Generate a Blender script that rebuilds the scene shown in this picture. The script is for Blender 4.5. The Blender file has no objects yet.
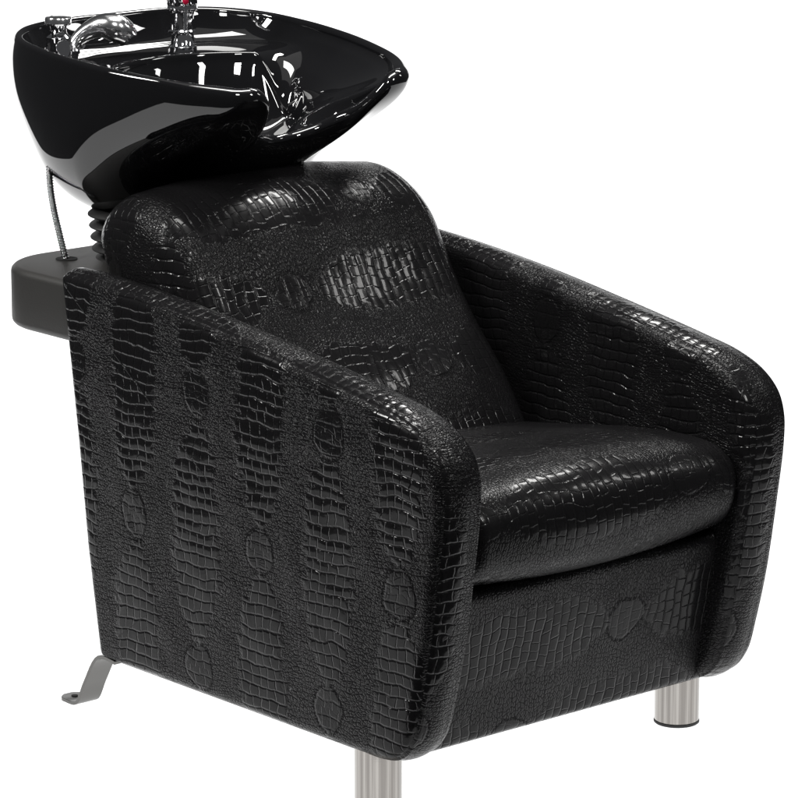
import bpy, math, random
import numpy as np
random.seed(4)
SC = bpy.context.scene
COL = SC.collection

# ------------------------------------------------------------ camera, world, lights
A_, E_, F_, D_ = math.radians(48.6), math.radians(13), 4000.0, 5.5
T = np.array([.35, .33, .45])
FW = np.array([-math.sin(A_)*math.cos(E_), math.cos(A_)*math.cos(E_), -math.sin(E_)])
RT = np.array([math.cos(A_), math.sin(A_), 0.0])
UP = np.cross(RT, FW)
CP = T - D_*FW
cd = bpy.data.cameras.new('camera')
cd.sensor_width = 36; cd.lens = 36*F_/798
cd.clip_start = .1; cd.clip_end = 200
cam = bpy.data.objects.new('camera', cd); COL.objects.link(cam)
from mathutils import Matrix, Vector
mt = Matrix.Identity(4)
for i in range(3):
    mt[i][0] = RT[i]; mt[i][1] = UP[i]; mt[i][2] = -FW[i]; mt[i][3] = CP[i]
cam.matrix_world = mt
SC.camera = cam

SC.view_settings.view_transform = 'Standard'
SC.view_settings.look = 'None'
SC.view_settings.exposure = 0; SC.view_settings.gamma = 1

w = bpy.data.worlds.new('World'); SC.world = w; w.use_nodes = True
bg = w.node_tree.nodes['Background']
bg.inputs[0].default_value = (.95, .97, 1, 1); bg.inputs[1].default_value = .06

HF = np.array([-math.sin(A_), math.cos(A_), 0.0])      # horizontal, away from the camera
def aim(o, to):
    o.rotation_euler = (Vector(to) - o.location).to_track_quat('-Z', 'Y').to_euler()
def area(name, right, away, up, to, sx, sy, power, col=(1, .99, .97)):
    l = bpy.data.lights.new(name, 'AREA'); l.shape = 'RECTANGLE'; l.size = sx; l.size_y = sy
    l.energy = power; l.color = col
    o = bpy.data.objects.new(name, l); COL.objects.link(o)
    p = np.array([.35, .315, 0]) + RT*right + HF*away
    o.location = (p[0], p[1], up); aim(o, to)
    return o
MID = (.35, .315, .5)
area('overhead_softbox', -.15, .25, 2.6, MID, 1.1, .5, 42)
area('key_softbox', 1.5, -1.5, 2.3, (.5, .3, .5), .25, .6, 28)
area('side_softbox', -1.9, -.3, 2.2, MID, .25, .7, 48)
area('right_softbox', 1.9, .3, 2.0, (.7, .3, .4), .2, .6, 8)
area('back_softbox', .5, 1.5, 2.4, MID, .9, .3, 30)
area('front_softbox', -.25, -1.6, 2.35, (.1, .2, .65), .3, .3, 26)
area('added_overhead_fill', 0, .3, 3.4, (.35, .315, 0), 2.6, 2.6, 11)  # added unseen fill panel, brightens chrome and upward faces
# added sun, unseen below, shines through the floor to keep it shadowless white
sl = bpy.data.lights.new('added_floor_backlight', 'SUN'); sl.energy = 6.2; sl.angle = math.radians(8); sl.color = (1, 1, 1)
so = bpy.data.objects.new('added_floor_backlight', sl); COL.objects.link(so)
sd = Vector(tuple(-HF*.7)) + Vector((0, 0, .72))
so.rotation_euler = sd.to_track_quat('-Z', 'Y').to_euler(); so.location = (-3, 3, -2)

# ------------------------------------------------------------ materials
def mat(name, col=(.5, .5, .5), rough=.5, metal=0, ior=1.5, **kw):
    m = bpy.data.materials.new(name); m.use_nodes = True
    b = m.node_tree.nodes['Principled BSDF']
    b.inputs['Base Color'].default_value = (*col, 1); b.inputs['Roughness'].default_value = rough
    b.inputs['Metallic'].default_value = metal; b.inputs['IOR'].default_value = ior
    for k, v in kw.items(): b.inputs[k].default_value = v
    return m

class G:
    """tiny expression builder on a node tree"""
    def __init__(s, m): s.t = m.node_tree; s.n = s.t.nodes; s.l = s.t.links
    def put(s, sock, v):
        if isinstance(v, (int, float)): sock.default_value = v
        elif isinstance(v, tuple): sock.default_value = v
        else: s.l.new(v, sock)
    def m(s, op, a, b=None, c=None, clamp=False):
        n = s.n.new('ShaderNodeMath'); n.operation = op; n.use_clamp = clamp
        s.put(n.inputs[0], a)
        if b is not None: s.put(n.inputs[1], b)
        if c is not None: s.put(n.inputs[2], c)
        return n.outputs[0]
    def ss(s, x, a, b):      # smoothstep a..b -> 0..1
        n = s.n.new('ShaderNodeMapRange'); n.interpolation_type = 'SMOOTHSTEP'
        s.put(n.inputs[0], x); n.inputs[1].default_value = a; n.inputs[2].default_value = b
        n.inputs[3].default_value = 0; n.inputs[4].default_value = 1
        return n.outputs[0]
    def comb(s, x, y, z=0.0):
        n = s.n.new('ShaderNodeCombineXYZ'); s.put(n.inputs[0], x); s.put(n.inputs[1], y); s.put(n.inputs[2], z)
        return n.outputs[0]
    def sep(s, v):
        n = s.n.new('ShaderNodeSeparateXYZ'); s.l.new(v, n.inputs[0]); return n.outputs
    def noise(s, vec, scale, detail=2, rough=.5):
        n = s.n.new('ShaderNodeTexNoise'); s.l.new(vec, n.inputs['Vector']); n.inputs['Scale'].default_value = scale
        n.inputs['Detail'].default_value = detail; n.inputs['Roughness'].default_value = rough
        return n.outputs['Fac'], n.outputs['Color']
    def voro(s, vec, scale, feat='DISTANCE_TO_EDGE', rnd=1.0):
        n = s.n.new('ShaderNodeTexVoronoi'); n.feature = feat; n.voronoi_dimensions = '2D'
        s.l.new(vec, n.inputs['Vector']); n.inputs['Scale'].default_value = scale
        n.inputs['Randomness'].default_value = rnd
        return n.outputs['Distance']

def crocodile(name, ou=0.0, ov=0.0, strength=.8, rough=.24, hw=.043, P=.135, L=.37):
    m = mat(name, (.006, .0058, .0062), rough, 0, 1.40)
    pb = m.node_tree.nodes['Principled BSDF']; pb.inputs['Specular IOR Level'].default_value = .12
    pb.inputs['Coat Roughness'].default_value = .05; pb.inputs['Coat IOR'].default_value = 1.36
    g = G(m); bs = g.n['Principled BSDF']
    tc = g.n.new('ShaderNodeUVMap'); tc.uv_map = 'UVMap'
    uv = tc.outputs[0]
    _, nc = g.noise(uv, 14, 2)
    _, nf = g.noise(uv, 90, 2)
    a = g.sep(uv); b = g.sep(nc); c = g.sep(nf)
    u = g.m('ADD', a[0], g.m('ADD', g.m('MULTIPLY_ADD', b[0], .030, ou-.015), g.m('MULTIPLY_ADD', c[0], .0035, -.00175)))
    v = g.m('ADD', a[1], g.m('ADD', g.m('MULTIPLY_ADD', b[1], .024, ov-.012), g.m('MULTIPLY_ADD', c[1], .0035, -.00175)))
    cu = g.m('DIVIDE', u, P)
    ic = g.m('FLOOR', cu)
    x = g.m('MULTIPLY', g.m('SUBTRACT', g.m('FRACT', cu), .5), P)
    par = g.m('MULTIPLY', g.m('FRACT', g.m('MULTIPLY', ic, .5)), 1.0)          # 0 or .5
    y = g.m('MULTIPLY', g.m('SUBTRACT', g.m('FRACT', g.m('ADD', g.m('DIVIDE', v, L), par)), .5), L)
    ay = g.m('ABSOLUTE', y); ax = g.m('ABSOLUTE', x)
    # spindle of large scales: signed distance-like value, positive inside
    lim = g.m('MULTIPLY', g.m('SUBTRACT', 1.0, g.m('POWER', g.m('DIVIDE', ay, .152), 4.0)), hw)
    edge_n, _ = g.noise(uv, 60, 1)
    ins = g.m('ADD', g.m('SUBTRACT', lim, ax), g.m('MULTIPLY_ADD', edge_n, .036, -.016))
    mask = g.ss(ins, -.009, .007)
    # the round boss between two spindles
    dy = g.m('SUBTRACT', L/2, ay)
    r = g.m('SQRT', g.m('ADD', g.m('MULTIPLY', x, x), g.m('MULTIPLY', g.m('MULTIPLY', dy, dy), .72)))
    boss = g.m('SUBTRACT', 1.0, g.ss(r, .0245, .0275))
    ring = g.m('SUBTRACT', 1.0, g.ss(g.m('ABSOLUTE', g.m('SUBTRACT', r, .0290)), .0008, .0028))
    # rows and columns of the large scales
    TH = .0158
    rv = g.m('DIVIDE', y, TH)
    ir = g.m('FLOOR', rv)
    dr = g.m('MULTIPLY', g.m('SUBTRACT', .5, g.m('ABSOLUTE', g.m('SUBTRACT', g.m('FRACT', rv), .5))), TH)
    wn = g.n.new('ShaderNodeTexWhiteNoise'); wn.noise_dimensions = '2D'
    g.l.new(g.comb(ir, ic), wn.inputs['Vector'])
    TW = .0165
    cc = g.m('ADD', g.m('DIVIDE', x, TW), wn.outputs['Value'])
    dc = g.m('MULTIPLY', g.m('SUBTRACT', .5, g.m('ABSOLUTE', g.m('SUBTRACT', g.m('FRACT', cc), .5))), TW)
    gr = g.m('MINIMUM', dr, g.m('MULTIPLY_ADD', dc, 1.5, .0003))
    tile = g.m('MULTIPLY', g.ss(gr, .0002, .0024), 1.0)
    tile = g.m('MULTIPLY_ADD', g.ss(dr, .0, .008), .22, g.m('MULTIPLY', tile, .78))
    tile = g.m('MULTIPLY_ADD', c[2], .10, tile)
    # pebbles that fill the rest, slightly flattened near the spindles
    peb = g.voro(g.comb(g.m('MULTIPLY', u, 150), g.m('MULTIPLY', v, 230)), 1.0)
    pebv = g.m('MULTIPLY', g.ss(peb, .0, .24), .42)
    fine = g.voro(g.comb(g.m('MULTIPLY', u, 330), g.m('MULTIPLY', v, 430)), 1.0)
    pebv = g.m('MULTIPLY_ADD', g.ss(fine, 0, .3), .12, pebv)
    d2 = g.m('SUBTRACT', .5, g.m('ABSOLUTE', g.m('SUBTRACT', g.m('FRACT', g.m('MULTIPLY', rv, 2.0)), .5)))
    pebv = g.m('MULTIPLY', pebv, g.m('MULTIPLY_ADD', g.ss(d2, .0, .2), .65, .35))
    pebv = g.m('SUBTRACT', pebv, .08)
    bt = g.voro(g.comb(g.m('MULTIPLY', u, 78), g.m('MULTIPLY', v, 105)), 1.0)
    bt = g.ss(bt, 0, .16)
    h = g.m('ADD', g.m('MULTIPLY', tile, mask), g.m('MULTIPLY', pebv, g.m('SUBTRACT', 1.0, mask)))
    h = g.m('ADD', g.m('MULTIPLY', g.m('MULTIPLY_ADD', tile, .45, g.m('MULTIPLY_ADD', bt, .10, .28)), boss), g.m('MULTIPLY', h, g.m('SUBTRACT', 1.0, boss)))
    h = g.m('SUBTRACT', h, g.m('MULTIPLY', ring, .28))
    g.l.new(g.m('MULTIPLY_ADD', g.ss(h, -.08, .22), .20, .03), bs.inputs['Coat Weight']); g.l.new(g.m('MULTIPLY_ADD', g.ss(h, -.08, .22), .08, .03), bs.inputs['Specular IOR Level'])
    big, _ = g.noise(uv, 9, 2)
    h = g.m('MULTIPLY_ADD', big, 6.0, h)
    bp = g.n.new('ShaderNodeBump'); bp.inputs['Strength'].default_value = strength
    bp.inputs['Distance'].default_value = .0011
    g.l.new(h, bp.inputs['Height']); g.l.new(bp.outputs[0], bs.inputs['Normal']); g.l.new(bp.outputs[0], bs.inputs['Coat Normal'])
    rr = g.m('MULTIPLY_ADD', c[0], .16, rough-.08)
    rr = g.m('ADD', rr, g.m('MULTIPLY', g.m('SUBTRACT', 1.0, mask), .05))
    g.l.new(rr, bs.inputs['Roughness'])
    return m

M = {}
M['croc_arm'] = crocodile('black_crocodile_vinyl_armrest', .018, .241, 1.1, .18)
M['croc_arm_far'] = crocodile('black_crocodile_vinyl_far_armrest', .07, .02, 1.0, .2)
M['croc_back'] = crocodile('black_crocodile_vinyl_backrest', .02, .14, .8, .2)
M['croc_seat'] = crocodile('black_crocodile_vinyl_seat', .06, .1, .6, .27)
M['croc_base'] = crocodile('black_crocodile_vinyl_base', .03, .16, .7)
M['glaze'] = mat('black_glazed_ceramic', (.004, .004, .0045), .025, 0, 1.58)
M['chrome'] = mat('polished_chrome', (.82, .82, .84), .06, 1)
M['satin'] = mat('satin_metal', (.14, .138, .133), .34, 1)
M['rubber'] = mat('black_rubber', (.012, .012, .012), .6)
M['spray'] = mat('worn_chrome', (.80, .80, .81), .17, 1)
M['hose'] = mat('dark_spring_steel', (.34, .34, .35), .16, 1)
M['red'] = mat('red_enamel', (.35, .004, .03), .2)
M['dark'] = mat('dark_hole', (.003, .003, .003), .8)

m = mat('brushed_stainless_steel_painted_bands', (.36, .342, .325), .3, 1); g = G(m)
tc = g.n.new('ShaderNodeTexCoord'); s3 = g.sep(tc.outputs['Object'])
nz, _ = g.noise(g.comb(g.m('MULTIPLY', s3[0], 8.0), g.m('MULTIPLY', s3[1], 8.0), g.m('MULTIPLY', s3[2], 900.0)), 1, 3)
bp = g.n.new('ShaderNodeBump'); bp.inputs['Strength'].default_value = .12; bp.inputs['Distance'].default_value = .0004
g.l.new(nz, bp.inputs['Height']); g.l.new(bp.outputs[0], g.n['Principled BSDF'].inputs['Normal'])
g.l.new(g.m('MULTIPLY_ADD', nz, .08, .10), g.n['Principled BSDF'].inputs['Roughness'])
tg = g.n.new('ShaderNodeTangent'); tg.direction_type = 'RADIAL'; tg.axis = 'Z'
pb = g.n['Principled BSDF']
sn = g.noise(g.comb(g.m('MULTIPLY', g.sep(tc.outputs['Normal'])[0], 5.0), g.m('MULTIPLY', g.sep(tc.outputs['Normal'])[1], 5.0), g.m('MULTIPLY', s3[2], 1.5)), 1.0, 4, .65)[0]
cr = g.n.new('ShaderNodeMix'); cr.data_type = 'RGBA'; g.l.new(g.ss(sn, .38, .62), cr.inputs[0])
cr.inputs[6].default_value = (.24, .226, .212, 1); cr.inputs[7].default_value = (.40, .382, .36, 1)  # light and dark reflection bands painted into the steel's base colour
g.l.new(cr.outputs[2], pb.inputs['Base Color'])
pb.inputs['Anisotropic'].default_value = .0
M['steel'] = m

m = mat('grained_black_plastic', (.024, .0232, .022), .45, 0, 1.5); g = G(m)
tc = g.n.new('ShaderNodeTexCoord')
nz, _ = g.noise(tc.outputs['Object'], 420, 3, .6)
bp = g.n.new('ShaderNodeBump'); bp.inputs['Strength'].default_value = .35; bp.inputs['Distance'].default_value = .0008
g.l.new(nz, bp.inputs['Height']); g.l.new(bp.outputs[0], g.n['Principled BSDF'].inputs['Normal'])
M['plastic'] = m

m = bpy.data.materials.new('white_floor_added_glow'); m.use_nodes = True; g = G(m)  # invented translucent sheet, so the added sun below makes the floor glow
g.n.remove(g.n['Principled BSDF'])
df = g.n.new('ShaderNodeBsdfDiffuse'); df.inputs[0].default_value = (.9, .9, .9, 1)
tr = g.n.new('ShaderNodeBsdfTranslucent'); tr.inputs[0].default_value = (.95, .95, .95, 1)
mx = g.n.new('ShaderNodeMixShader'); mx.inputs[0].default_value = .95
g.l.new(df.outputs[0], mx.inputs[1]); g.l.new(tr.outputs[0], mx.inputs[2])
g.l.new(mx.outputs[0], g.n['Material Output'].inputs[0])
M['acrylic'] = m

# ------------------------------------------------------------ mesh helpers
def mk(name, V, Fc, material, parent=None, uv=None, smooth=True, flat_angle=None):
    me = bpy.data.meshes.new(name); me.from_pydata([tuple(map(float, v)) for v in V], [], Fc)
    if uv is not None:
        ul = me.uv_layers.new(name='UVMap')
        for p, q in zip(me.polygons, uv):
            for li, c in zip(p.loop_indices, q): ul.data[li].uv = c
    me.materials.append(material)
    for p in me.polygons: p.use_smooth = smooth
    o = bpy.data.objects.new(name, me); COL.objects.link(o)
    if smooth and flat_angle:
        me.set_sharp_from_angle(angle=math.radians(flat_angle))
    if parent: o.parent = parent
    return o

def catmull(pts, closed=True, n=12):
    P = [np.array(p, float) for p in pts]; out = []; N = len(P)
    rng = range(N) if closed else range(N-1)
    for i in rng:
        if closed: p0, p1, p2, p3 = P[i-1], P[i], P[(i+1) % N], P[(i+2) % N]
        else: p0, p1, p2, p3 = P[max(i-1, 0)], P[i], P[i+1], P[min(i+2, N-1)]
        # centripetal parametrisation
        t0 = 0; t1 = t0+max(np.linalg.norm(p1-p0), 1e-6)**.5; t2 = t1+max(np.linalg.norm(p2-p1), 1e-6)**.5
        t3 = t2+max(np.linalg.norm(p3-p2), 1e-6)**.5
        for k in range(n):
            t = t1+(t2-t1)*k/n
            a1 = (t1-t)/(t1-t0)*p0+(t-t0)/(t1-t0)*p1 if t1 > t0 else p1
            a2 = (t2-t)/(t2-t1)*p1+(t-t1)/(t2-t1)*p2
            a3 = (t3-t)/(t3-t2)*p2+(t-t2)/(t3-t2)*p3
            b1 = (t2-t)/(t2-t0)*a1+(t-t0)/(t2-t0)*a2
            b2 = (t3-t)/(t3-t1)*a2+(t-t1)/(t3-t1)*a3
            out.append((t2-t)/(t2-t1)*b1+(t-t1)/(t2-t1)*b2)
    if not closed: out.append(P[-1])
    return np.array(out)

def resample(P, step, closed=True):
    Q = np.vstack([P, P[:1]]) if closed else P
    d = np.r_[0, np.cumsum(np.linalg.norm(np.diff(Q, axis=0), axis=1))]
    n = max(8, int(round(d[-1]/step)))
    t = np.linspace(0, d[-1], n+1)
    R = np.stack([np.interp(t, d, Q[:, k]) for k in range(Q.shape[1])], 1)
    return R[:-1] if closed else R

def inward(P):
    t = np.roll(P, -1, 0)-np.roll(P, 1, 0)
    t /= np.linalg.norm(t, axis=1)[:, None]
    n = np.stack([-t[:, 1], t[:, 0]], 1)          # left of travel = inside for CCW
    return n

def area2(P):
    x, y = P[:, 0], P[:, 1]; return .5*np.sum(x*np.roll(y, -1)-np.roll(x, -1)*y)

def plate(name, prof, y0, y1, r, material, parent, bulge=.0, cap_bulge=0.0, seam=False, mirror=None,
          swap=False, step=.006, centre=None, wave=None, pinch=0.0, boff=0.0):
    """closed outline in XZ swept across Y between y0(x) and y1(x) with rounded edges of radius r"""
    P = resample(np.array(prof, float), step)
    if area2(P) < 0: P = P[::-1].copy()
    Nn = inward(P)
    for _ in range(3): Nn = (np.roll(Nn, 1, 0)+2*Nn+np.roll(Nn, -1, 0)); Nn /= np.linalg.norm(Nn, axis=1)[:, None]
    n = len(P); seg = np.linalg.norm(np.roll(P, -1, 0)-P, axis=1); S = np.r_[0, np.cumsum(seg)]
    f0 = y0 if callable(y0) else (lambda x, z: y0); f1 = y1 if callable(y1) else (lambda x, z: y1)
    C0 = P.mean(0) if centre is None else np.array(centre)
    V = []; rings = []; kind = []; W = []
    K = 9
    def ring(inset, yy, side, capk=None, arc=0.0, bul=0.0):
        Q = P+Nn*(inset-bul)
        if capk is not None: Q = C0+(Q-C0)*capk
        st = len(V)
        for i in range(n):
            V.append((Q[i, 0], yy(Q[i, 0], Q[i, 1]), Q[i, 1]))
            b = Q[i]-Nn[i]*arc
            W.append((b[0], b[1]))
        rings.append(st)
    caps = [.04, .12, .22, .34, .46, .58, .7, .8, .88, .94, .98]
    for f in caps:
        cb = cap_bulge*(1-f*f)**.8
        ring(r, lambda x, z: f0(x, z)-cb, 0, f); kind.append('c')
    angs = [k/K*90 for k in range(0, K+1)]
    for a in angs:
        ar = math.radians(a); ins = r*(1-math.sin(ar)); off = r*(1-math.cos(ar))
        arc = ar*r-(r-ins)
        if seam and abs(a-60) < 1: ins += .0022; off += .001
        ring(ins, lambda x, z: f0(x, z)+off, 0, None, arc); kind.append('c' if a < 60 or not seam else 'b')
    nb0 = len(rings)-1
    NB = 18
    for k in range(1, NB):
        t = k/NB
        bl = bulge*(1-(2*t-1)**2)
        ring(0, lambda x, z: (f0(x, z)+r)*(1-t)+(f1(x, z)-r)*t, 0, None, 0, bl); kind.append('b')
    for a in angs[::-1]:
        ar = math.radians(a); ins = r*(1-math.sin(ar)); off = r*(1-math.cos(ar)); arc = ar*r-(r-ins)
        if seam and abs(a-60) < 1: ins += .0022; off += .001
        ring(ins, lambda x, z: f1(x, z)-off, 0, None, arc); kind.append('b' if a > 60 or not seam else 'c')
    for f in caps[::-1]:
        cb = cap_bulge*(1-f*f)**.8
        ring(r, lambda x, z: f1(x, z)+cb, 0, f); kind.append('c')
    A = np.array(V)
    if pinch:
        pass
    if wave is not None: A = np.array([wave(*p) for p in A])
    mir = mirror is not None
    if mir: A[:, 1] = mirror-A[:, 1]
    Fc = []; UV = []
    for k in range(len(rings)-1):
        a, b = rings[k], rings[k+1]
        band = kind[k] == 'b' and kind[k+1] == 'b' or (not seam and kind[k] != 'c')
        if seam is False: band = (len(caps) + K//2 <= k < len(rings)-len(caps)-K//2-1)
        for i in range(n):
            j = (i+1) % n
            q = [a+i, a+j, b+j, b+i]
            if band:
                ua, ub = S[i], S[i+1]
                c = [(ua, V[a+i][1]+boff), (ub, V[a+j][1]+boff), (ub, V[b+j][1]+boff), (ua, V[b+i][1]+boff)]
                if swap: c = [(v_, u_) for u_, v_ in c]
            else:
                c = [W[q_] for q_ in q]
            if not mir: q = q[::-1]; c = c[::-1]
            Fc.append(q); UV.append(c)
    q = [rings[0]+i for i in range(n)]; c = [W[t_] for t_ in q]
    if mir: q = q[::-1]; c = c[::-1]
    Fc.append(q); UV.append(c)
    q = [rings[-1]+i for i in range(n)][::-1]; c = [W[t_] for t_ in q]
    if mir: q = q[::-1]; c = c[::-1]
    Fc.append(q); UV.append(c)
    # consistent outward normals
    o = mk(name, A, Fc, material, parent, UV)
    import bmesh
    bm = bmesh.new(); bm.from_mesh(o.data); bmesh.ops.recalc_face_normals(bm, faces=bm.faces); bm.to_mesh(o.data); bm.free()
    return o

def lathe(name, prof, material, parent, loc=(0, 0, 0), axis=None, seg=48, caps=True, flat=35):
    V = []; Fc = []
    for (r, z) in prof:
        for i in range(seg):
            a = 2*math.pi*i/seg; V.append((r*math.cos(a), r*math.sin(a), z))
    for k in range(len(prof)-1):
        for i in range(seg):
            j = (i+1) % seg; Fc.append([k*seg+i, k*seg+j, (k+1)*seg+j, (k+1)*seg+i])
    if caps:
        Fc.append([i for i in range(seg)][::-1]); Fc.append([(len(prof)-1)*seg+i for i in range(seg)])
    if axis is not None:
        q = Vector(axis).to_track_quat('Z', 'Y'); V = [q @ Vector(v) for v in V]
    V = [(v[0]+loc[0], v[1]+loc[1], v[2]+loc[2]) for v in V]
    return mk(name, V, Fc, material, parent, None, True, flat)

def tube(name, pts, radii, material, parent, seg=24, n=10, flat=60, squash=None, raw=False):
    P = np.array(pts, float) if raw else catmull([(*p, r) for p, r in zip(pts, radii)], False, n)
    if raw: R = np.array(radii)
    else: R = P[:, 3]; P = P[:, :3]
    V = []; Fc = []
    t = np.gradient(P, axis=0); t /= np.linalg.norm(t, axis=1)[:, None]
    ref = np.array([0.31, .2, .93]); u = np.cross(t[0], ref); u /= np.linalg.norm(u)
    for k in range(len(P)):
        u = u-t[k]*(u@t[k]); u /= np.linalg.norm(u); v = np.cross(t[k], u)
        for i in range(seg):
            a = 2*math.pi*i/seg
            V.append(P[k]+R[k]*(math.cos(a)*u+math.sin(a)*v))
    for k in range(len(P)-1):
        for i in range(seg):
            j = (i+1) % seg; Fc.append([k*seg+i, k*seg+j, (k+1)*seg+j, (k+1)*seg+i])
    Fc.append([i for i in range(seg)][::-1]); Fc.append([(len(P)-1)*seg+i for i in range(seg)])
    return mk(name, V, Fc, material, parent, None, True, flat)

def smoothstep(a, b, x):
    t = np.clip((x-a)/(b-a), 0, 1); return t*t*(3-2*t)

# ------------------------------------------------------------ setting: white sweep
def build_sweep():
    path = [(-.62, 0)]
    for k in range(0, 13):
        a = k/12*math.pi/2; path.append((2.0+1.0*math.sin(a), 1.0-1.0*math.cos(a)))
    path.append((3.0, 1.2))
    V = []; Fc = []
    for s in (-1.7, 1.35):
        for a, z in path:
            p = np.array([.35, .315, 0])+RT*s+HF*a; V.append((p[0], p[1], z))
    n = len(path)
    for i in range(n-1): Fc.append([i, n+i, n+i+1, i+1])
    o = mk('floor', V, Fc, M['acrylic']); o['kind'] = 'structure'
    return o
build_sweep()

# ------------------------------------------------------------ the chair
W_ = .63
chair = bpy.data.objects.new('salon_wash_chair', None); COL.objects.link(chair)
chair['label'] = 'black crocodile-embossed salon wash chair with glossy basin behind its backrest'
chair['category'] = 'salon chair'

# armrests -------------------------------------------------
def corner(p, q, r_, s_, n=8):
    """points rounding corner q between p and r_ with cut length s_"""
    p, q, r_ = map(lambda t: np.array(t, float), (p, q, r_))
    a = q+(p-q)/np.linalg.norm(p-q)*s_; b = q+(r_-q)/np.linalg.norm(r_-q)*s_
    return [tuple((1-t)**2*a+2*t*(1-t)*q+t*t*b) for t in np.linspace(0, 1, n)]
top = catmull([(.012, .622), (.06, .6235), (.12, .620), (.2, .614), (.29, .605), (.38, .594), (.475, .580), (.565, .566), (.655, .551),
               (.72, .538), (.762, .520), (.790, .495), (.802, .465), (.803, .425), (.792, .340), (.776, .240), (.758, .165), (.745, .122), (.728, .098),
               (.705, .084), (.67, .0795)], False, 6)
arm = [tuple(p) for p in top] + corner((.6, .080), (.088, .084), (.062, .24), .014, 6)
arm += [(.062, .24), (.045, .385)]
arm += corner((.045, .385), (.012, .622), (.06, .6235), .016, 6)
arm = [p for p in arm if not (p[0] < .028 and p[1] > .6225 and p[0] < .02)]
def arm_prof():
    a = [tuple(p) for p in top if p[0] > .03 or p[1] < .5]
    c1 = corner((.6, .080), (.088, .084), (.062, .24), .014, 6)
    c2 = corner((.045, .385), (.012, .6225), (.06, .6235), .016, 6)
    return a+c1+[(.062, .24), (.045, .385)]+c2
def thick(x, z): return .060+.018*smoothstep(.05, .74, x)
for side in (0, 1):
    plate('armrest', arm_prof(), 0.0, thick, .019, M['croc_arm' if side == 0 else 'croc_arm_far'], chair, bulge=.003, cap_bulge=.004, seam=True,
          mirror=None if side == 0 else W_, centre=(.43, .33), boff=.055, swap=True, step=.005)

# seat cushion ---------------------------------------------
seat = catmull([(.18, .31), (.45, .305), (.70, .303), (.752, .312), (.778, .335), (.789, .37), (.784, .402), (.758, .424),
                (.70, .431), (.6, .424), (.45, .402), (.3, .382), (.2, .37), (.165, .34)], True, 10)
plate('seat_cushion', seat, .072, .558, .028, M['croc_seat'], chair, bulge=.012, cap_bulge=.004, seam=False, swap=False, centre=(.48, .365))

# backrest -------------------------------------------------
back = catmull([(.40, .33), (.395, .385), (.372, .425), (.335, .475), (.285, .53), (.243, .585), (.214, .635), (.187, .675), (.145, .707), (.09, .725),
                (.035, .72), (-.002, .695), (-.018, .66), (-.005, .61), (.035, .53), (.10, .43), (.19, .35), (.30, .315)], True, 8)
plate('backrest', back, .074, .560, .055, M['croc_back'], chair, bulge=.012, cap_bulge=.008, seam=False, swap=False, centre=(.17, .54))

# base with front panel, rear panel ------------------------
base = [(.12, .0835)]+corner((.12, .0835), (.706, .081), (.746, .30), .012)+corner((.706, .081), (.748, .302), (.3, .30), .022)+[(.12, .298)]
plate('base', base, .055, .575, .006, M['croc_base'], chair, bulge=0.0, seam=False, swap=False, centre=(.43, .19))
rear = [(.024, .600), (.075, .600), (.155, .10), (.100, .10)]
plate('rear_panel', resample(np.array(rear), .01), .03, .60, .004, M['croc_base'], chair, seam=False, centre=(.09, .35))

# legs ------------------------------------------------------
for (x, y) in ((.638, .040), (.638, .590)):
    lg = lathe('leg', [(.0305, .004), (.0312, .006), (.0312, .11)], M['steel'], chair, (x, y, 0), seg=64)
    lathe('glide', [(.0300, 0), (.0318, .0015), (.0318, .0045), (.030, .0055)], M['rubber'], lg, (x, y, 0), seg=48)

# rear floor brackets ---------------------------------------
def bracket(yc, sgn):
    t_ = .005; wd = .019
    cen = [(-.016, .0028), (.0, .0028), (.022, .0028), (.032, .008), (.050, .040), (.082, .0835), (.12, .0835)]
    C2 = catmull([(a, b) for a, b in cen], False, 6)
    tn = np.gradient(C2, axis=0); tn /= np.linalg.norm(tn, axis=1)[:, None]; nn = np.stack([-tn[:, 1], tn[:, 0]], 1)
    V = []; Fc = []
    x0 = C2[0, 0]
    for k, (p, q) in enumerate(zip(C2, nn)):
        d = p[0]-x0
        hw = wd*math.sqrt(max(.15, 1-(max(0, wd*.8-d)/(wd*.8))**2))
        for yy, s in ((-hw, -1), (hw, -1), (hw, 1), (-hw, 1)):
            V.append((p[0]+q[0]*t_/2*s, yc+yy, p[1]+q[1]*t_/2*s))
    n = len(C2)
    for k in range(n-1):
        for i in range(4):
            j = (i+1) % 4; Fc.append([4*k+i, 4*k+j, 4*k+4+j, 4*k+4+i])
    Fc.append([3, 2, 1, 0]); Fc.append([4*n-4, 4*n-3, 4*n-2, 4*n-1])
    o = mk('floor_bracket', V, Fc, M['satin'], chair, None, True, 30)
    md = o.modifiers.new('bevel', 'BEVEL'); md.width = .0008; md.segments = 2; md.limit_method = 'ANGLE'
    lathe('bolt_hole', [(.0048, .0), (.0048, .0008)], M['dark'], o, (.001, yc, .0052), seg=24)
bracket(.026, 1); bracket(W_-.026, -1)

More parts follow.
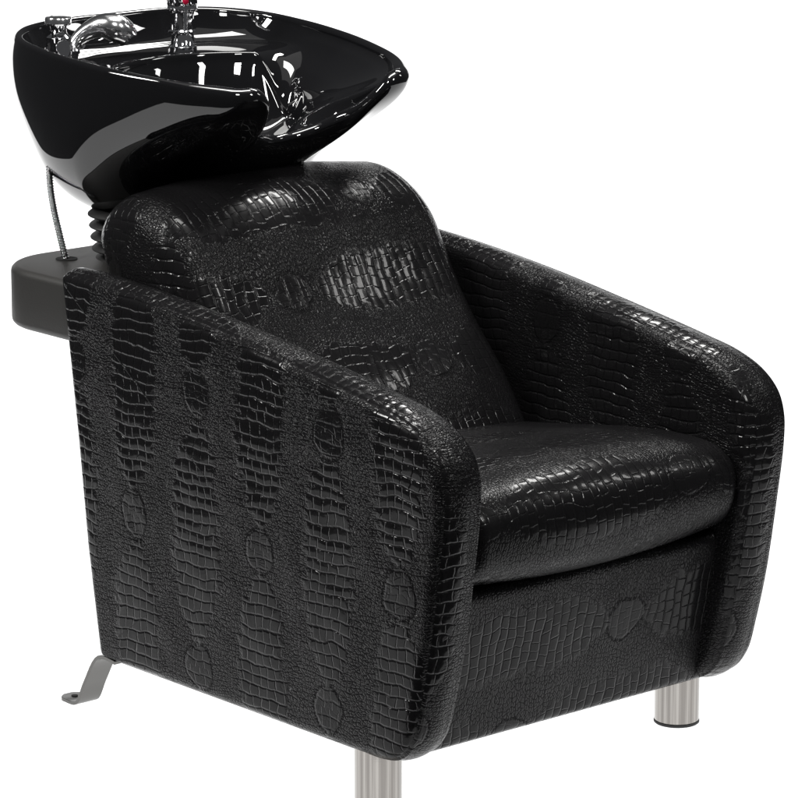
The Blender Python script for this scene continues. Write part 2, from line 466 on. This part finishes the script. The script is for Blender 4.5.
# support box behind the chair ------------------------------
def rounded_d(x0, x1, y0, y1, r, n=14):
    pts = [(x1, y0), (x1, y1)]
    out = [(x1, y0)]
    out = []
    for a in np.linspace(0, 90, n):          # corner at (x0,y1)
        t = math.radians(a); out.append((x0+r-r*math.sin(t), y1-r+r*math.cos(t)))
    for a in np.linspace(0, 90, n):
        t = math.radians(a); out.append((x0+r-r*math.cos(t), y0+r-r*math.sin(t)))
    return [(x1, y1)]+out+[(x1, y0)]
def build_box():
    base_ = rounded_d(-.196, .032, .022, .608, .105)
    P = np.array(base_); P = resample(P, .008)
    if area2(P) < 0: P = P[::-1].copy()
    Nn = inward(P); n = len(P)
    zt, zb, r = .603, .518, .010
    lv = []
    for a in np.linspace(0, 90, 6): t = math.radians(a); lv.append((r*(1-math.sin(t)), zb+r*(1-math.cos(t))))
    for a in np.linspace(90, 0, 6): t = math.radians(a); lv.append((r*(1-math.sin(t)), zt-r*(1-math.cos(t))))
    V = []; Fc = []
    for ins, z in lv:
        for p, q in zip(P, Nn): V.append((p[0]+q[0]*ins, p[1]+q[1]*ins, z))
    for k in range(len(lv)-1):
        for i in range(n):
            j = (i+1) % n; Fc.append([k*n+i, k*n+j, (k+1)*n+j, (k+1)*n+i])
    Fc.append([i for i in range(n)][::-1]); Fc.append([(len(lv)-1)*n+i for i in range(n)])
    return mk('support_box', V, Fc, M['plastic'], chair, None, True, 50)
box = build_box()
for (x, y, r) in ((-.128, .122, .0155), (-.085, .168, .012)):
    lathe('grommet_hole', [(r, -.0), (r, .0009)], M['dark'], box, (x, y, .6032), seg=32)

# rubber bellows between box and basin -----------------------
prof = []
for k in range(0, 61):
    z = .600+.075*k/60; prof.append((.111+.006*(k/60)+.0055*math.cos(k/60*2*math.pi*4.5), z))
bel = lathe('rubber_bellows', prof, M['rubber'], chair, (0, 0, 0), seg=72)
for v_ in bel.data.vertices: v_.co.x = v_.co.x*.80-.078; v_.co.y = v_.co.y*1.46+.315

# basin -------------------------------------------------------
def zr(x): return .879-.085*(x-.23)
half = [(-.283, 0, None), (-.283, .06, None), (-.276, .12, None), (-.250, .18, None), (-.195, .226, None), (-.11, .244, None), (-.01, .241, None),
        (.08, .222, None), (.15, .197, None), (.192, .171, None), (.215, .153, .880), (.225, .130, .880), (.221, .108, .873), (.199, .090, .850), (.160, .076, .822),
        (.132, .045, .799)]
pts = []
for x, wv, z in half: pts.append((x, .315-wv, zr(x) if z is None else z))
pts.append((.121, .315, .790))
for x, wv, z in half[:0:-1]: pts.append((x, .315+wv, zr(x) if z is None else z))
def basin():
    R = resample(catmull(pts, True, 12), .0075); n = len(R)
    if area2(R[:, :2]) < 0: R = R[::-1].copy()
    Nn = inward(R[:, :2])
    for _ in range(2): Nn = (np.roll(Nn, 1, 0)+2*Nn+np.roll(Nn, -1, 0)); Nn /= np.linalg.norm(Nn, axis=1)[:, None]
    notch = smoothstep(.12, .20, R[:, 0]+.0)*smoothstep(.135, .05, np.abs(R[:, 1]-.315))
    front = smoothstep(.10, .20, R[:, 0])
    rr = .0075+.0045*front+.0065*notch                      # lip radius, fatter in the neck rest
    ZB = .648
    tt = np.array([0, .10, .32, .56, .72, .84, .92, .97, 1.0]); sv = np.array([1, 1.0, .975, .90, .815, .70, .57, .44, .34])
    def S(t): return np.interp(t, tt, sv)
    # smooth the table
    tf = np.linspace(0, 1, 41); cs = catmull(list(zip(tt, sv)), False, 8); sf = np.interp(tf, cs[:, 0], cs[:, 1])
    cx0, cx1 = -.02, -.095
    phi = np.arctan2((R[:, 1]-.315)/.243, (R[:, 0]-cx0)/.262)
    arc = np.arange(n)/n*2*math.pi; ph = np.unwrap(phi); dlt = ph-arc*np.sign(ph[-1]-ph[0]); kk = 51
    for _ in range(2): dlt = np.array([np.mean([dlt[(i+j) % n] for j in range(-kk//2, kk//2+1)]) for i in range(n)])
    phi = dlt+arc*np.sign(ph[-1]-ph[0])
    egg = np.stack([cx0+np.where(np.cos(phi) > 0,     .115, .280)*np.cos(phi), .315+.256*np.sin(phi)], 1)
    bowl_in = np.stack([-.035+np.where(np.cos(phi) > 0, .085, .115)*np.cos(phi), .315+.150*np.sin(phi)], 1)
    V = []
    def add(Q): V.extend([tuple(p) for p in Q])
    levels = 0
    # outer bottom to just under the lip
    for t in list(np.linspace(1, 0, 34)):
        s = np.interp(t, tf, sf); cx = cx0+(cx1-cx0)*t
        Q = np.zeros((n, 3))
        e = smoothstep(.02, .74, t); base = R[:, :2]*(1-e)+egg*e
        Q[:, 0] = cx+s*(base[:, 0]-cx0); Q[:, 1] = .315+s*(base[:, 1]-.315)
        # soften the horns and the notch away from the lip
        zt_ = R[:, 2]-rr*1.0
        Q[:, 2] = zt_*(1-t)+ZB*t
        add(Q); levels += 1
    # lip roll
    for a in np.linspace(15, 180, 11):
        t = math.radians(a); Q = R.copy()
        Q[:, 0] += Nn[:, 0]*rr*(1-np.cos(t)); Q[:, 1] += Nn[:, 1]*rr*(1-np.cos(t))
        Q[:, 2] = R[:, 2]-rr+rr*np.sin(t)
        add(Q); levels += 1
    # interior
    I0 = R.copy(); I0[:, :2] += (Nn.T*rr*2).T
    for t in list(np.linspace(.012, 1, 84)):
        e = float(smoothstep(.0, .45, t)); B = I0[:, :2]*(1-e)+bowl_in*e
        s = 1-.30*t/.45 if t < .45 else .70*(1-t)/.55
        s = max(s, .0); s = s if t < .45 else s
        s2 = 1.0 if t < .45 else (1-t)/.55
        cxi, cyi = -.035, .315
        Q = np.zeros((n, 3))
        Q[:, 0] = cxi+s2*(B[:, 0]-cxi); Q[:, 1] = cyi+s2*(B[:, 1]-cyi)
        zb = I0[:, 2]-rr
        dp = float(np.interp(t, [0, .1, .25, .45, .6, .8, 1], [0, .10, .36, .80, .93, .99, 1]))
        z1 = zb-(zb-.750)*dp
        a1 = float(smoothstep(.0, .14, t)); a2 = float(smoothstep(.40, .66, t))
        dk = .874-.004*t
        z2 = (zb*(1-a1)+dk*a1)*(1-a2)+.750*a2
        wr = smoothstep(.10, .55, -np.cos(phi))
        Q[:, 2] = z1*(1-wr)+z2*wr
        add(Q); levels += 1
    Fc = []
    for k in range(levels-1):
        for i in range(n):
            j = (i+1) % n; Fc.append([k*n+i, k*n+j, (k+1)*n+j, (k+1)*n+i])
    Fc.append([i for i in range(n)][::-1])
    return mk('basin', V, Fc, M['glaze'], chair)
bas = basin()
lathe('drain', [(.028, 0), (.028, .002), (.024, .003), (.012, .001)], M['chrome'], bas, (-.035, .315, .7500), seg=40)

# tap ----------------------------------------------------------
TX, TY, TZ = -.182, .379, .872
tp = lathe('tap', [(.021, 0), (.021, .006), (.0175, .010), (.0165, .024), (.0205, .026), (.0205, .029), (.0175, .031), (.0175, .056),
                   (.0215, .058), (.0225, .062), (.0215, .066), (.0225, .068), (.0235, .085), (.0225, .115), (.018, .128), (.006, .132)],
           M['chrome'], chair, (TX, TY, TZ), seg=64, flat=40)
tube('spout', [(TX, TY, TZ+.098), (TX+.035, TY, TZ+.125), (TX+.08, TY, TZ+.135), (TX+.115, TY, TZ+.122)], [.012, .011, .010, .010], M['chrome'], tp)
tube('lever', [(TX, TY, TZ+.128), (TX-.01, TY, TZ+.145), (TX-.06, TY, TZ+.165)], [.009, .007, .005], M['chrome'], tp)
dv = Vector(tuple(-FW)); dv.z = 0; dv.normalize()
dpos = Vector((TX, TY, TZ+.074))+(dv+Vector(tuple(RT))*.28).normalized()*.0225
lathe('indicator_dot', [(.0045, 0), (.0045, .0018), (.003, .0028)], M['red'], tp, tuple(dpos), axis=(dv+Vector(tuple(RT))*.28), seg=24)

# backflow valve on the ledge -----------------------------------
VX, VY, VZ = -.215, .18, .880
vb = lathe('backflow_valve', [(.020, -.01), (.020, .010), (.0185, .014), (.0185, .026), (.0125, .030), (.0115, .038), (.0135, .044)],
           M['chrome'], chair, (VX, VY, VZ), seg=48)
cp = lathe('valve_cap', [(.012, .043), (.0175, .0435), (.0195, .046), (.0195, .0525), (.0185, .0545), (.010, .0555), (.002, .0558)], M['spray'], vb, (VX, VY, VZ), seg=56)
for a in (.4, 3.5):
    lathe('cap_screw', [(.0018, 0), (.0018, .0009)], M['dark'], vb, (VX+.011*math.cos(a), VY+.011*math.sin(a), VZ+.0548), seg=16)

# spring hose from the box to the underside of the basin --------
def hose():
    c = catmull([(-.128, .122, .597), (-.137, .118, .635), (-.1447, .114, .672), (-.151, .113, .705), (-.156, .116, .733), (-.158, .125, .76)], False, 30)
    c = resample(c, .00055, False); k = np.arange(len(c))
    r = .0048+.0009*np.cos(k*2*math.pi/7)
    return tube('spring_hose', c, r, M['hose'], chair, seg=16, raw=True, flat=80)
hose()

# ------------------------------------------------------------ hand shower (rests on the ledge)
sh = bpy.data.objects.new('hand_shower', None); COL.objects.link(sh)
sh['label'] = 'small chrome hand shower head resting on the left rear ledge of the black basin'
sh['category'] = 'hand shower'
k_ = 1/727
P3 = [np.array(p) for p in [(-.225, .205, .8692), (-.2333, .217, .8846), (-.2322, .229, .8981), (-.2215, .241, .9097), (-.2063, .253, .9159), (-.1914, .265, .9135), (-.1884, .277, .9055)]]
hr = [5.5, 6.5, 8, 10, 13, 15, 14]
tube('spray_handle', P3, [r*k_ for r in hr], M['spray'], sh, seg=36, n=8, flat=70)
e0 = np.array(P3[-1]); dirn = np.array(P3[-1])-np.array(P3[-3]); dirn = dirn/np.linalg.norm(dirn)
ax = dirn+np.array([0, 0, -.9]); ax = ax/np.linalg.norm(ax)
lathe('spray_face', [(.013, -.006), (.0165, -.002), (.0172, .004), (.0165, .010), (.0145, .012)], M['chrome'], sh, tuple(e0), axis=tuple(ax), seg=40)
b0 = (-.2176, .205, .8758)
lathe('shower_holder', [(.0125, -.024), (.0125, -.006), (.010, -.003), (.010, .004), (.012, .006), (.012, .010)], M['chrome'], chair, tuple(b0), axis=(.15, 0, 1), seg=6, flat=20)
